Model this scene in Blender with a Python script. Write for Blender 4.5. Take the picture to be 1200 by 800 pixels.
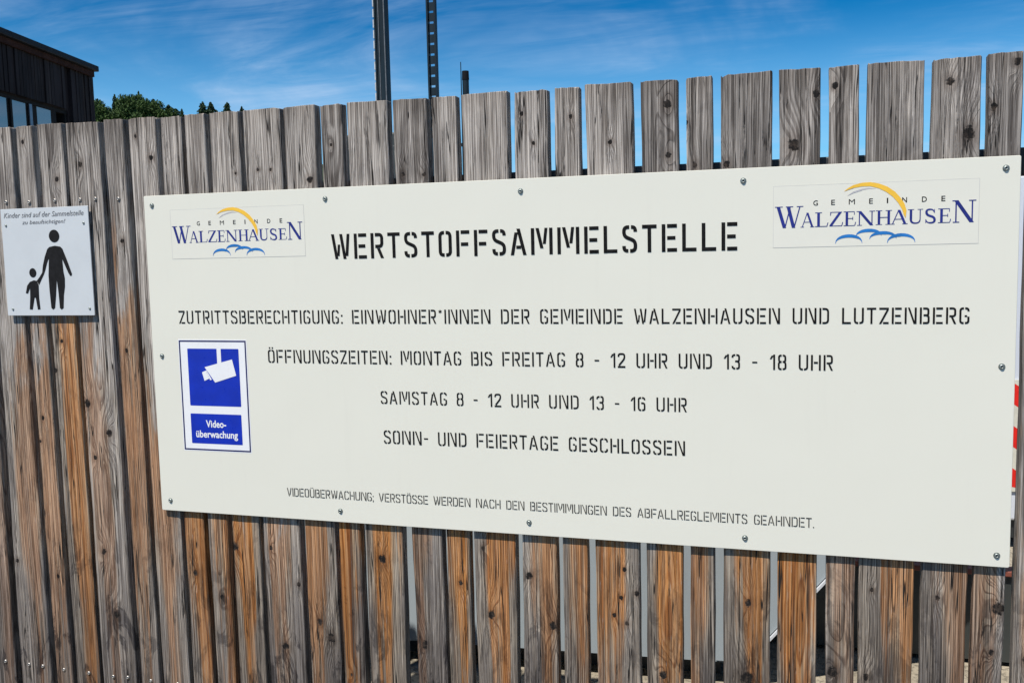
import bpy, bmesh, math, random
from mathutils import Vector, Matrix
from mathutils.geometry import tessellate_polygon
R = math.radians
random.seed(7)
for o in list(bpy.data.objects): bpy.data.objects.remove(o)
sc = bpy.context.scene
COL = sc.collection

# ------------------------------------------------------------------ camera
cd = bpy.data.cameras.new('camera'); cam = bpy.data.objects.new('camera', cd); COL.objects.link(cam)
cd.sensor_width = 36; cd.lens = 32.72; cd.clip_start = .05; cd.clip_end = 3000
cx_ = Vector((0.95717343, 0.28861708, -0.02278607)); cy_ = -Vector((0.00581426, -0.0978514, -0.99518405)); cz_ = -Vector((-0.28945676, 0.95243125, -0.09533886))
M = Matrix((cx_, cy_, cz_)).transposed().to_4x4(); M.translation = (0, -2.22004, 1.62)
cam.matrix_world = M
sc.camera = cam

# ------------------------------------------------------------------ light, sky, exposure
SUN_EL, SUN_AZ = 60.0, 22.0        # azimuth: degrees to the left of straight behind the camera side of the fence
sdir = Vector((-math.sin(R(SUN_AZ)) * math.cos(R(SUN_EL)), -math.cos(R(SUN_AZ)) * math.cos(R(SUN_EL)), math.sin(R(SUN_EL))))  # to the sun
sl = bpy.data.lights.new('sun', 'SUN'); so = bpy.data.objects.new('sun', sl); COL.objects.link(so)
sl.energy = 5.0; sl.angle = R(.5); sl.color = (1, .945, .865)
so.rotation_euler = (-sdir).to_track_quat('-Z', 'Y').to_euler(); so.location = (-3, -6, 9)
w = bpy.data.worlds.new('World'); sc.world = w; w.use_nodes = True
sc.view_settings.view_transform = 'Standard'; sc.view_settings.look = 'None'; sc.view_settings.exposure = .27; sc.view_settings.gamma = 1
sc.view_settings.use_curve_mapping = False


class N:
    """small helper round a node tree"""
    def __init__(s, nt): s.nt = nt; s.n = nt.nodes; s.l = nt.links
    def put(s, sock, v):
        if hasattr(v, 'links'): s.l.new(v, sock)
        elif isinstance(v, (tuple, list)) and sock.type == 'RGBA' and len(v) == 3: sock.default_value = (*v, 1)
        else: sock.default_value = v
    def node(s, t, **kw):
        nd = s.n.new(t)
        for k, v in kw.items(): setattr(nd, k, v)
        return nd
    def m(s, op, a, b=None, c=None, clamp=False):
        nd = s.node('ShaderNodeMath', operation=op, use_clamp=clamp); s.put(nd.inputs[0], a)
        if b is not None: s.put(nd.inputs[1], b)
        if c is not None: s.put(nd.inputs[2], c)
        return nd.outputs[0]
    def vm(s, op, a, b=None):
        nd = s.node('ShaderNodeVectorMath', operation=op); s.put(nd.inputs[0], a)
        if b is not None: s.put(nd.inputs[1], b)
        return nd.outputs[0]
    def sep(s, v):
        nd = s.node('ShaderNodeSeparateXYZ'); s.put(nd.inputs[0], v); return nd.outputs
    def comb(s, x, y, z):
        nd = s.node('ShaderNodeCombineXYZ')
        for i, v in enumerate((x, y, z)): s.put(nd.inputs[i], v)
        return nd.outputs[0]
    def noise(s, vec, scale=1., detail=3., rough=.55, dist=0., dim='3D', w=None):
        nd = s.node('ShaderNodeTexNoise', noise_dimensions=dim)
        if dim != '1D': s.put(nd.inputs['Vector'], vec)
        if w is not None: s.put(nd.inputs['W'], w)
        nd.inputs['Scale'].default_value = scale; nd.inputs['Detail'].default_value = detail
        nd.inputs['Roughness'].default_value = rough; nd.inputs['Distortion'].default_value = dist
        return nd.outputs['Fac']
    def ss(s, v, a, b, lo=0., hi=1.):
        nd = s.node('ShaderNodeMapRange', interpolation_type='SMOOTHSTEP'); s.put(nd.inputs[0], v)
        for i, q in zip((1, 2, 3, 4), (a, b, lo, hi)): s.put(nd.inputs[i], q)
        return nd.outputs[0]
    def mix(s, f, a, b, blend='MIX'):
        nd = s.node('ShaderNodeMix', data_type='RGBA', blend_type=blend); s.put(nd.inputs[0], f)
        s.put(nd.inputs[6], a if not isinstance(a, tuple) or len(a) == 4 else (*a, 1)); s.put(nd.inputs[7], b if not isinstance(b, tuple) or len(b) == 4 else (*b, 1))
        return nd.outputs[2]
    def attr(s, name):
        nd = s.node('ShaderNodeAttribute', attribute_type='OBJECT', attribute_name=name); return nd
    def bump(s, h, strength=.5, dist=.002):
        nd = s.node('ShaderNodeBump'); s.put(nd.inputs['Height'], h); nd.inputs['Strength'].default_value = strength; nd.inputs['Distance'].default_value = dist
        return nd.outputs[0]
    def obj(s): return s.node('ShaderNodeTexCoord').outputs['Object']


# world: clear Nishita sky, thin high cirrus mixed in by direction
W = N(w.node_tree); W.n.clear()
sky = W.node('ShaderNodeTexSky', sky_type='NISHITA'); sky.sun_disc = False
sky.sun_elevation = R(SUN_EL); sky.sun_rotation = R(180 + SUN_AZ)
sky.air_density = 1.0; sky.dust_density = .3; sky.ozone_density = 3.0; sky.altitude = 600
hs = W.node('ShaderNodeHueSaturation'); hs.inputs['Hue'].default_value = .494; hs.inputs['Saturation'].default_value = 1.9; hs.inputs['Value'].default_value = 1.0
gm = W.node('ShaderNodeGamma'); gm.inputs[1].default_value = 1.45; W.put(gm.inputs[0], W.mix(1., sky.outputs[0], (.16, .16, .16, 1), 'MULTIPLY'))
W.put(hs.inputs['Color'], W.mix(1., gm.outputs[0], (7.2, 7.2, 7.2, 1), 'MULTIPLY'))
gen = W.node('ShaderNodeTexCoord').outputs['Generated']
gx, gy, gz = W.sep(gen)
den = W.m('ADD', W.m('MAXIMUM', gz, 0.0), .12)
px = W.m('DIVIDE', gx, den); py = W.m('DIVIDE', gy, den)
cv = W.comb(W.m('ADD', px, W.m('MULTIPLY', py, .35)), W.m('MULTIPLY', py, 1.0), 0.0)
n1 = W.noise(cv, .62, 6, .58, .9); n2 = W.noise(W.comb(W.m('MULTIPLY', px, 1.3), W.m('MULTIPLY', py, 3.2), 3.3), .8, 7, .62, 1.2)
n3 = W.noise(W.comb(W.m('MULTIPLY', px, 2.6), W.m('MULTIPLY', py, 9.), 8.1), 1.3, 6, .65, .8)
cl = W.m('MULTIPLY', W.ss(n1, .38, .72), W.m('ADD', W.m('MULTIPLY', W.ss(n2, .30, .75), .8), W.m('MULTIPLY', W.ss(n3, .35, .80), .25)), clamp=True)
cl = W.m('MULTIPLY', cl, W.ss(gz, .0, .10))
skyh = W.mix(W.ss(gz, .25, .09, 0., .58), hs.outputs[0], (4.0, 7.8, 11.6, 1))
skyc = W.mix(W.m('MULTIPLY', cl, .85), skyh, (5.6, 7.4, 10.0, 1))
bg = W.node('ShaderNodeBackground'); W.put(bg.inputs[0], skyc); bg.inputs[1].default_value = .076
wo = W.node('ShaderNodeOutputWorld'); W.l.new(bg.outputs[0], wo.inputs[0])


# ------------------------------------------------------------------ materials
def mat(name):
    m = bpy.data.materials.new(name); m.use_nodes = True; m.node_tree.nodes.clear()
    n = N(m.node_tree); b = n.node('ShaderNodeBsdfPrincipled'); o = n.node('ShaderNodeOutputMaterial'); n.l.new(b.outputs[0], o.inputs[0])
    return m, n, b

def plain(name, col, rough=.5, metal=0., var=.12, vscale=8., bump=0., spec=.5, dirt=None, streak=False):
    m, n, b = mat(name)
    o = n.obj()
    if streak: o = n.vm('MULTIPLY', o, (1., 1., .12))
    f = n.noise(o, vscale, 5, .6)
    c = n.mix(n.ss(f, .3, .7), tuple(x * (1 - var) for x in col), tuple(min(1, x * (1 + var)) for x in col))
    if dirt:
        g = n.noise(n.vm('ADD', o, (7, 3, 1)), vscale * .45, 7, .7)
        c = n.mix(n.ss(g, .52, .75, 0, dirt[1]), c, dirt[0])
    n.put(b.inputs['Base Color'], c)
    n.put(b.inputs['Roughness'], n.ss(n.noise(o, vscale * 3, 3, .6), .2, .8, max(0, rough - .08), min(1, rough + .08)))
    b.inputs['Metallic'].default_value = metal; b.inputs['Specular IOR Level'].default_value = spec
    if bump: n.put(b.inputs['Normal'], n.bump(n.noise(o, vscale * 10, 4, .6), bump, .002))
    return m

def wood_material():
    m, n, b = mat('weathered_wood')
    o = n.obj(); X, Y, Z = n.sep(o)
    A = n.attr('grain'); seed, ringx, depth = n.sep(A.outputs['Vector'])       # seed, pith x, pith depth
    B = n.attr('weather'); tone, orange, oz = n.sep(B.outputs['Vector'])       # grey tone, orange amount, height where it starts
    C3 = n.attr('grain2'); spacing, streakx, lowdark = n.sep(C3.outputs['Vector'])
    # faces on the side of a board use their depth as if it were x
    xs = n.m('ADD', X, n.m('MULTIPLY', Y, .8))
    sv = n.comb(n.m('MULTIPLY', seed, 3.1), seed, n.m('MULTIPLY', seed, 7.7))
    lowz = n.noise(n.vm('ADD', n.comb(n.m('MULTIPLY', xs, 2.), 0., n.m('MULTIPLY', Z, 1.5)), sv), 1., 1, .5)
    lowz2 = n.noise(n.vm('ADD', n.comb(n.m('MULTIPLY', xs, 9.), 5., n.m('MULTIPLY', Z, 3.4)), sv), 1., 3, .5)
    u = n.m('ADD', n.m('SUBTRACT', xs, ringx), n.m('MULTIPLY', n.m('SUBTRACT', lowz2, .5), .012))
    v = n.m('ADD', depth, n.m('MULTIPLY', n.m('SUBTRACT', lowz, .5), .05))
    r = n.m('SQRT', n.m('ADD', n.m('MULTIPLY', u, u), n.m('MULTIPLY', v, v)))
    kmask = 0.0; khalo = 0.0; add = 0.0
    wob = n.m('MULTIPLY', n.m('SUBTRACT', n.noise(n.vm('ADD', o, sv), 75., 4, .7), .5), 1.7)
    for i in range(6):
        K = n.attr('knot%d' % i); kx, kz, ks = n.sep(K.outputs['Vector'])
        ks = n.m('MAXIMUM', ks, .0005)
        dx = n.m('DIVIDE', n.m('SUBTRACT', X, kx), ks); dz = n.m('DIVIDE', n.m('SUBTRACT', Z, kz), n.m('MULTIPLY', ks, 1.25))
        d2 = n.m('ADD', n.m('MULTIPLY', dx, dx), n.m('MULTIPLY', dz, dz))
        dzl = n.m('MULTIPLY', dz, .42); d2l = n.m('ADD', n.m('MULTIPLY', dx, dx), n.m('MULTIPLY', dzl, dzl))
        e = n.m('EXPONENT', n.m('MULTIPLY', d2l, -.26))
        add = n.m('ADD', add, n.m('MULTIPLY', e, n.m('MULTIPLY', ks, 1.7)))
        d = n.m('ADD', n.m('SQRT', d2), wob)
        kmask = n.m('MAXIMUM', kmask, n.ss(d, 1.0, .6)); khalo = n.m('MAXIMUM', khalo, n.ss(d, 2.6, 1.))
    r = n.m('ADD', r, add)
    q = n.m('DIVIDE', r, spacing)
    q = n.m('ADD', q, n.m('MULTIPLY', n.noise(None, 1.3, 2, .5, dim='1D', w=n.m('ADD', q, n.m('MULTIPLY', seed, 5.))), 1.6))
    q = n.m('ADD', q, n.m('MULTIPLY', n.noise(n.vm('ADD', n.vm('MULTIPLY', o, (160, 160, 7)), sv), 1., 2, .5), .32))
    fr = n.m('FRACT', q)
    ring = n.m('MULTIPLY', n.ss(fr, .30, .84), n.ss(fr, 1.0, .86))              # soft rise into a sharp late-wood line
    fib = n.noise(n.vm('ADD', n.vm('MULTIPLY', o, (300, 300, 5)), sv), 1., 3, .65)
    fib2 = n.noise(n.vm('ADD', n.vm('MULTIPLY', o, (105, 105, 1.5)), sv), 1., 4, .6)
    patch = n.noise(n.vm('ADD', n.vm('MULTIPLY', o, (16, 16, 2.0)), sv), 1., 5, .62, .6)
    patch2 = n.noise(n.vm('ADD', n.vm('MULTIPLY', o, (30, 30, 4.5)), n.vm('MULTIPLY', sv, (2, 2, 2))), 1., 5, .6, .4)
    # drying cracks: narrow ridges of a stretched noise, only here and there
    cn = n.noise(n.vm('ADD', n.vm('MULTIPLY', o, (42, 42, 1.1)), sv), 1., 3, .55)
    crack = n.m('MULTIPLY', n.ss(n.m('ABSOLUTE', n.m('SUBTRACT', cn, .5)), .014, .003), n.ss(patch2, .46, .54))
    # silver grey body
    g = n.mix(n.ss(n.m('ADD', patch, tone), .32, .68), (.140, .122, .108), (.54, .485, .425))
    g = n.mix(n.ss(fib2, .35, .7, 0, .55), g, (.60, .55, .50))
    g = n.mix(n.ss(patch2, .55, .75, 0, .45), g, (.23, .185, .145))
    # brown / orange body where the rain has not greyed it
    ow = n.m('MULTIPLY', n.ss(n.m('ADD', Z, n.m('MULTIPLY', n.m('SUBTRACT', patch, .5), 1.3)), n.m('ADD', oz, .06), n.m('SUBTRACT', oz, .10)), orange)
    sx = n.m('MULTIPLY', n.m('SUBTRACT', X, n.m('ADD', streakx, n.m('MULTIPLY', n.m('SUBTRACT', lowz2, .5), .03))), 24.)
    band = n.m('EXPONENT', n.m('MULTIPLY', n.m('MULTIPLY', sx, sx), -1.))
    stx = n.noise(n.vm('ADD', n.vm('MULTIPLY', o, (48, 48, 1.3)), sv), 1., 4, .6, .5)
    low = n.m('MULTIPLY', n.ss(n.m('ADD', Z, n.m('MULTIPLY', n.m('SUBTRACT', lowz2, .5), .5)), .48, .86), .75)
    of = n.m('MULTIPLY', ow, n.ss(n.m('ADD', n.m('ADD', n.m('MULTIPLY', stx, .7), n.m('MULTIPLY', band, .42)), n.m('MULTIPLY', low, .26)), .60, .80), clamp=True)
    oc = n.mix(ring, (.47, .325, .195), (.24, .120, .058))
    oc = n.mix(n.m('MULTIPLY', n.ss(n.m('ADD', n.m('ADD', stx, n.m('MULTIPLY', band, .26)), n.m('MULTIPLY', low, .14)), .66, .82), .85), oc, (.58, .225, .045))
    oc = n.mix(n.ss(fib2, .4, .7, 0, .35), oc, (.60, .46, .31))
    br = n.mix(n.ss(patch2, .35, .65), (.185, .150, .118), (.47, .385, .285))
    bf = n.m('MULTIPLY', ow, n.ss(patch, .25, .55, .3, .85), clamp=True)
    c = n.mix(bf, g, br); c = n.mix(of, c, oc)
    # rings, fibres, cracks
    dark = n.mix(of, (.30, .275, .265), (.52, .36, .27))
    c = n.mix(n.m('MULTIPLY', ring, n.ss(patch, .2, .6, .95, .62)), c, n.mix(1., c, dark, 'MULTIPLY'))
    c = n.mix(n.ss(fib, .48, .30, 0, .85), c, n.mix(1., c, (.34, .31, .30), 'MULTIPLY'))
    fin = n.noise(n.vm('ADD', n.vm('MULTIPLY', o, (210, 210, 1.6)), n.vm('MULTIPLY', sv, (3, 3, 3))), 1., 2, .55, .25)
    line = n.m('MULTIPLY', n.ss(n.m('ABSOLUTE', n.m('SUBTRACT', fin, .5)), .045, .008), n.ss(patch2, .30, .50))
    c = n.mix(n.m('MULTIPLY', line, .68), c, n.mix(1., c, (.24, .21, .19), 'MULTIPLY'))
    c = n.mix(n.ss(fib, .58, .74, 0, .6), c, n.mix(1., c, (1.42, 1.40, 1.38), 'MULTIPLY'))
    c = n.mix(n.ss(n.noise(n.vm('ADD', n.vm('MULTIPLY', o, (420, 420, 26)), sv), 1., 2, .5), .66, .78, 0, .35), c, (.66, .63, .60))
    c = n.mix(n.m('MULTIPLY', khalo, .5), c, n.mix(1., c, (.55, .47, .42), 'MULTIPLY'))
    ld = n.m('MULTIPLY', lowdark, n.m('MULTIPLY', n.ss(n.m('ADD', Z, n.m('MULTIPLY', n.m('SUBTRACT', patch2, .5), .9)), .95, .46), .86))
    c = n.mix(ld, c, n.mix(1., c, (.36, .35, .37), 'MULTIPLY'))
    # light frayed specks and grime on the top ends
    tz = n.ss(n.m('ADD', Z, n.m('MULTIPLY', n.m('SUBTRACT', fib2, .5), .10)), 1.955, 2.03)
    c = n.mix(n.m('MULTIPLY', tz, .45), c, n.mix(1., c, (.55, .50, .45), 'MULTIPLY'))
    # rain-blackened patches with ragged outlines, mostly low down
    bl = n.noise(n.vm('ADD', n.vm('MULTIPLY', o, (14, 14, 5.0)), n.vm('MULTIPLY', sv, (1.7, 2.3, 1.1))), 1., 7, .68, 1.1)
    bl = n.m('MULTIPLY', n.ss(bl, .53, .60), n.m('ADD', .18, n.m('MULTIPLY', lowdark, n.ss(Z, 1.0, .50, .1, .95))), clamp=True)
    c = n.mix(bl, c, n.mix(1., c, (.34, .34, .37), 'MULTIPLY'))
    # coarse contrast between neighbouring fibre bundles
    cs = n.noise(n.vm('ADD', n.vm('MULTIPLY', o, (150, 150, 3.2)), n.vm('MULTIPLY', sv, (5, 1, 2))), 1., 4, .72, .15)
    c = n.mix(n.ss(cs, .50, .34, 0, .62), c, n.mix(1., c, (.40, .37, .35), 'MULTIPLY'))
    c = n.mix(n.ss(cs, .54, .70, 0, .65), c, n.mix(1., c, (1.45, 1.42, 1.38), 'MULTIPLY'))
    c = n.mix(crack, c, (.020, .016, .013))
    c = n.mix(kmask, c, n.mix(n.ss(wob, -.10, .22), (.010, .008, .007), (.055, .04, .03)))
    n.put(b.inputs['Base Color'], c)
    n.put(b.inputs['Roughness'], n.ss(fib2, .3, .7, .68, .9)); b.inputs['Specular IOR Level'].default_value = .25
    h = n.m('SUBTRACT', n.m('ADD', n.m('MULTIPLY', ring, .45), n.m('MULTIPLY', fib, .9)), n.m('MULTIPLY', line, .8)); h = n.m('SUBTRACT', h, n.m('MULTIPLY', crack, 2.2)); h = n.m('SUBTRACT', h, n.m('MULTIPLY', kmask, .9))
    h = n.m('ADD', h, n.m('MULTIPLY', cs, 1.1))
    n.put(b.inputs['Normal'], n.bump(h, .75, .0016))
    return m

MT = {}
MT['wood'] = wood_material()
def panel_material():
    m, n, b = mat('cream_powder_coated_sheet'); o = n.obj()
    c = n.mix(n.noise(o, 1.6, 4, .6), (.722, .704, .602), (.746, .727, .624))
    st = n.noise(n.vm('MULTIPLY', o, (38, 1, 2.2)), 1., 5, .6, .3)
    c = n.mix(n.ss(st, .56, .80, 0, .07), c, (.52, .50, .44))
    sp = n.noise(o, 95., 3, .6); c = n.mix(n.ss(sp, .72, .78, 0, .35), c, (.40, .37, .32))
    n.put(b.inputs['Base Color'], c); n.put(b.inputs['Roughness'], n.ss(n.noise(o, 5., 5, .65), .3, .7, .34, .5))
    n.put(b.inputs['Normal'], n.bump(n.noise(o, 2.2, 2, .5), .25, .01)); return m
MT['panel'] = panel_material()
MT['white_panel'] = plain('white_sheet', (.575, .60, .61), .4, var=.03, vscale=9., bump=.03, dirt=((.55, .57, .60), .3))
MT['film'] = plain('clear_sticker_film', (.736, .716, .618), .42, var=.01, vscale=14., dirt=((.69, .67, .60), .2))
MT['sticker_white'] = plain('white_sticker', (.80, .80, .80), .3, var=.02, vscale=14.)
MT['film_edge'] = plain('sticker_edge_dirt', (.50, .49, .47), .6)
MT['black'] = plain('black_lettering', (.012, .012, .013), .8, var=.25, vscale=60., spec=.15)
MT['faded'] = plain('faded_lettering', (.17, .17, .175), .8, var=.6, vscale=150., spec=.1)
MT['slot'] = plain('stencil_cut_dark', (.011, .011, .011), .9, var=.4, vscale=90., spec=.08)
MT['slot_small'] = plain('small_stencil_cut', (.05, .05, .046), .9, var=.6, vscale=120., spec=.1)
MT['navy'] = plain('navy_print', (.014, .02, .19), .35, var=.2, vscale=30.)
MT['blue'] = plain('blue_print', (.003, .026, .40), .33, var=.10, vscale=18.)
MT['dark_navy'] = plain('dark_navy_print', (.012, .016, .10), .35, var=.2, vscale=18.)
MT['yellow'] = plain('yellow_print', (.85, .50, .045), .35, var=.06, vscale=18.)
MT['shade_grey'] = plain('grey_print', (.46, .44, .45), .35)
MT['sky_blue'] = plain('light_blue_print', (.015, .165, .48), .35, var=.15, vscale=30.)
MT['steel'] = plain('dull_steel', (.30, .33, .31), .5, 1., var=.25, vscale=60., bump=.2)
MT['bright_steel'] = plain('stainless_screw', (.40, .38, .35), .5, 1., var=.2, vscale=60.)
MT['socket'] = plain('screw_recess', (.02, .02, .02), .6)
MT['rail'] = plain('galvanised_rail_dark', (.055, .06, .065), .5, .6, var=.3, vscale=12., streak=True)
MT['mast'] = plain('dark_blue_steel', (.010, .020, .028), .5, 0., var=.35, vscale=9., bump=.15, streak=True, dirt=((.04, .04, .04), .5), spec=.2)
MT['strip'] = plain('worn_steel_strip', (.10, .115, .13), .6, var=.3, vscale=20.)
MT['mast_light'] = plain('worn_light_steel', (.50, .53, .55), .5, .2, var=.2, vscale=20.)
MT['cap'] = plain('black_rubber_cap', (.010, .011, .013), .8, spec=.1)
MT['skip_grey'] = plain('light_grey_painted_steel', (.33, .38, .41), .5, 0., var=.06, vscale=2.5, bump=.15, streak=True, dirt=((.20, .17, .14), .5))
MT['skip_dark'] = plain('dark_green_grey_steel', (.035, .042, .042), .5, 0., var=.3, vscale=3., bump=.15, streak=True, dirt=((.09, .06, .04), .5))
MT['rust_red'] = plain('rusty_red_rim', (.19, .055, .035), .65, var=.3, vscale=12., bump=.3)
MT['container_white'] = plain('pale_container_paint', (.60, .63, .68), .45, var=.06, vscale=2., bump=.1, streak=True, dirt=((.30, .27, .24), .5))
MT['plate_red'] = plain('red_reflective', (.68, .02, .012), .35, var=.08, vscale=20.)
MT['plate_white'] = plain('cream_reflective', (.62, .60, .50), .4, var=.08, vscale=20.)
MT['pallet'] = plain('new_timber', (.52, .37, .21), .7, var=.2, vscale=6., bump=.3, streak=True)
MT['clad'] = plain('black_brown_cladding', (.020, .018, .021), .7, var=.55, vscale=5.5, bump=.3, streak=True, dirt=((.055, .047, .046), .8), spec=.08)
MT['trim'] = plain('black_roof_trim', (.010, .013, .018), .6, 0., var=.2, spec=.15)
MT['brown_trim'] = plain('brown_soffit_board', (.035, .017, .014), .8, var=.3, spec=.1)
MT['frame'] = plain('dark_window_frame', (.012, .013, .015), .7, 0., spec=.12)
MT['pale_frame'] = plain('anodised_mullion', (.16, .18, .22), .35, .8)
MT['trunk'] = plain('dark_bark', (.07, .05, .035), .9, var=.3, vscale=3., bump=.4)
MT['timber_plain'] = plain('dark_post_wood', (.10, .085, .07), .8, var=.3, vscale=10., streak=True)

m_, n_, b_ = mat('window_glass'); MT['glass'] = m_
b_.inputs['Base Color'].default_value = (.05, .085, .11, 1); b_.inputs['Roughness'].default_value = .04; b_.inputs['Specular IOR Level'].default_value = .9
b_.inputs['IOR'].default_value = 1.9; n_.put(b_.inputs['Normal'], n_.bump(n_.noise(n_.obj(), 1.2, 2, .5), .08, .02))

MT['bounce_cut_asphalt'] = plain('bounce_cut_asphalt', (.05, .05, .052), .85, var=.3, vscale=14., bump=.4)
def ground_material():
    m, n, b = mat('pale_concrete_yard')
    o = n.obj()
    a = n.noise(o, 1.4, 6, .65); f = n.noise(o, 45., 5, .7); sp = n.noise(o, 160., 3, .6)
    c = n.mix(n.ss(a, .35, .65), (.27, .235, .175), (.40, .35, .265))
    c = n.mix(n.ss(f, .46, .60, 0, .8), c, (.12, .105, .08)); c = n.mix(n.ss(sp, .62, .7, 0, .7), c, (.62, .57, .46))
    n.put(b.inputs['Base Color'], c); b.inputs['Roughness'].default_value = .9
    n.put(b.inputs['Normal'], n.bump(n.m('ADD', f, sp), .5, .004)); return m
MT['ground'] = ground_material()
def hill_material():
    m, n, b = mat('wooded_hillside'); o = n.obj()
    c = n.mix(n.ss(n.noise(o, .06, 7, .7), .4, .62), (.028, .05, .016), (.075, .10, .035))
    n.put(b.inputs['Base Color'], c); b.inputs['Roughness'].default_value = .95
    n.put(b.inputs['Normal'], n.bump(n.noise(o, .35, 6, .7), 1., 2.)); return m
MT['hill'] = hill_material()
def leaf_material(name, c0, c1):
    m, n, b = mat(name)
    g = n.node('ShaderNodeNewGeometry')
    rnd = g.outputs['Random Per Island']; ob = n.node('ShaderNodeObjectInfo').outputs['Random']
    c = n.mix(rnd, c0, c1); c = n.mix(n.m('MULTIPLY', ob, .35), c, tuple(.6 * x for x in c0))
    n.put(b.inputs['Base Color'], c); b.inputs['Roughness'].default_value = .7; b.inputs['Specular IOR Level'].default_value = .2
    return m
MT['needle'] = leaf_material('dark_needles', (.014, .032, .016), (.038, .072, .026))
MT['leaf'] = leaf_material('broad_leaves', (.022, .048, .012), (.065, .115, .028))


# ------------------------------------------------------------------ object helpers
def link(name, me, parent=None, loc=None):
    o = bpy.data.objects.new(name, me); COL.objects.link(o)
    if parent: o.parent = parent
    if loc: o.location = loc
    return o
def tag(o, label=None, cat=None, group=None, kind=None):
    if label: o['label'] = label
    if cat: o['category'] = cat
    if group: o['group'] = group
    if kind: o['kind'] = kind
    return o
def empty(name, loc=(0, 0, 0), rz=0):
    o = bpy.data.objects.new(name, None); COL.objects.link(o); o.location = loc; o.rotation_euler = (0, 0, rz); o.empty_display_size = .1
    return o
def mesh(name, verts, faces, m, parent=None, loc=None, smooth=False):
    me = bpy.data.meshes.new(name); me.from_pydata([tuple(v) for v in verts], [], faces); me.materials.append(MT[m]); me.update()
    if smooth:
        for p in me.polygons: p.use_smooth = True
    return link(name, me, parent, loc)
class MB:
    def __init__(s): s.v = []; s.f = []
    def box(s, x0, x1, y0, y1, z0, z1, b=0.):
        if b <= 0:
            i = len(s.v); s.v += [(x0, y0, z0), (x1, y0, z0), (x1, y1, z0), (x0, y1, z0), (x0, y0, z1), (x1, y0, z1), (x1, y1, z1), (x0, y1, z1)]
            s.f += [tuple(i + k for k in q) for q in ((3, 2, 1, 0), (4, 5, 6, 7), (0, 1, 5, 4), (1, 2, 6, 5), (2, 3, 7, 6), (3, 0, 4, 7))]
        else:
            bm = bmesh.new(); bmesh.ops.create_cube(bm, size=1)
            for v in bm.verts: v.co = Vector(((x0 + x1) / 2 + v.co.x * (x1 - x0), (y0 + y1) / 2 + v.co.y * (y1 - y0), (z0 + z1) / 2 + v.co.z * (z1 - z0)))
            bmesh.ops.bevel(bm, geom=bm.edges[:], offset=b, segments=2, affect='EDGES', profile=.5); s.bm(bm)
        return s
    def bm(s, bm, mtx=None):
        i = len(s.v); bm.verts.index_update()
        for v in bm.verts: s.v.append(tuple(mtx @ v.co) if mtx else tuple(v.co))
        for f in bm.faces: s.f.append(tuple(i + v.index for v in f.verts))
        bm.free(); return s
    def cyl(s, x, y, z0, z1, r0, r1=None, n=16):
        r1 = r0 if r1 is None else r1; i = len(s.v)
        for k in range(n):
            a = 2 * math.pi * k / n; s.v.append((x + r0 * math.cos(a), y + r0 * math.sin(a), z0)); s.v.append((x + r1 * math.cos(a), y + r1 * math.sin(a), z1))
        for k in range(n): q = (k + 1) % n; s.f.append((i + 2 * k, i + 2 * q, i + 2 * q + 1, i + 2 * k + 1))
        s.f.append(tuple(i + 2 * k for k in range(n))[::-1]); s.f.append(tuple(i + 2 * k + 1 for k in range(n))); return s
    def prism(s, poly, y0, y1):                       # xz polygon (anticlockwise seen from -y) with depth
        i = len(s.v); n = len(poly)
        s.v += [(x, y0, z) for x, z in poly] + [(x, y1, z) for x, z in poly]
        s.f.append(tuple(range(i, i + n))); s.f.append(tuple(range(i + 2 * n - 1, i + n - 1, -1)))
        for k in range(n): q = (k + 1) % n; s.f.append((i + q, i + k, i + n + k, i + n + q))
        return s
    def flat(s, poly, y):
        i = len(s.v); s.v += [(x, y, z) for x, z in poly]; s.f.append(tuple(range(i, i + len(poly)))); return s
    def build(s, name, m, parent=None, loc=None, smooth=False): return mesh(name, s.v, s.f, m, parent, loc, smooth)

# ------------------------------------------------------------------ lettering
def fillet(pts, r, seg=5):
    out = [pts[0]]
    for a, b, c in zip(pts, pts[1:], pts[2:]):
        a, b, c = Vector(a), Vector(b), Vector(c); d1 = (a - b); d2 = (c - b); l1, l2 = d1.length, d2.length
        if l1 < 1e-6 or l2 < 1e-6: out.append(tuple(b)); continue
        rr = min(r, l1 * .5 if a != Vector(pts[0]) else l1 * .98, l2 * .5 if c != Vector(pts[-1]) else l2 * .98)
        p, q = b + d1 / l1 * rr, b + d2 / l2 * rr
        for k in range(seg + 1):
            t = k / seg; out.append(tuple(p * (1 - t) ** 2 + b * 2 * t * (1 - t) + q * t * t))
    out.append(pts[-1]); return out
def thick(pts, s, r=0., taper=None):
    if r: pts = fillet(pts, r)
    P = [Vector(p) for p in pts]; P = [p for i, p in enumerate(P) if i == 0 or (p - P[i - 1]).length > 1e-6]
    quads = []; L = []; Rr = []
    for i, p in enumerate(P):
        d0 = (P[i] - P[i - 1]).normalized() if i else None; d1 = (P[i + 1] - P[i]).normalized() if i < len(P) - 1 else None
        d = ((d0 or d1) + (d1 or d0)).normalized(); nrm = Vector((-d.y, d.x)); k = 1.
        if d0 and d1: k = 1 / max(.5, nrm.dot(Vector((-d0.y, d0.x))))
        ww = s / 2 if taper is None else taper(i / (len(P) - 1)) / 2
        L.append(p + nrm * ww * k); Rr.append(p - nrm * ww * k)
    return [[tuple(v) for v in L] + [tuple(v) for v in Rr[::-1]]] if False else [[tuple(Rr[i]), tuple(Rr[i + 1]), tuple(L[i + 1]), tuple(L[i])] for i in range(len(P) - 1)]
def hp(a, b, s): return [[(a[0] - s / 2, a[1]), (a[0] + s / 2, a[1]), (b[0] + s / 2, b[1]), (b[0] - s / 2, b[1])]]
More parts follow.
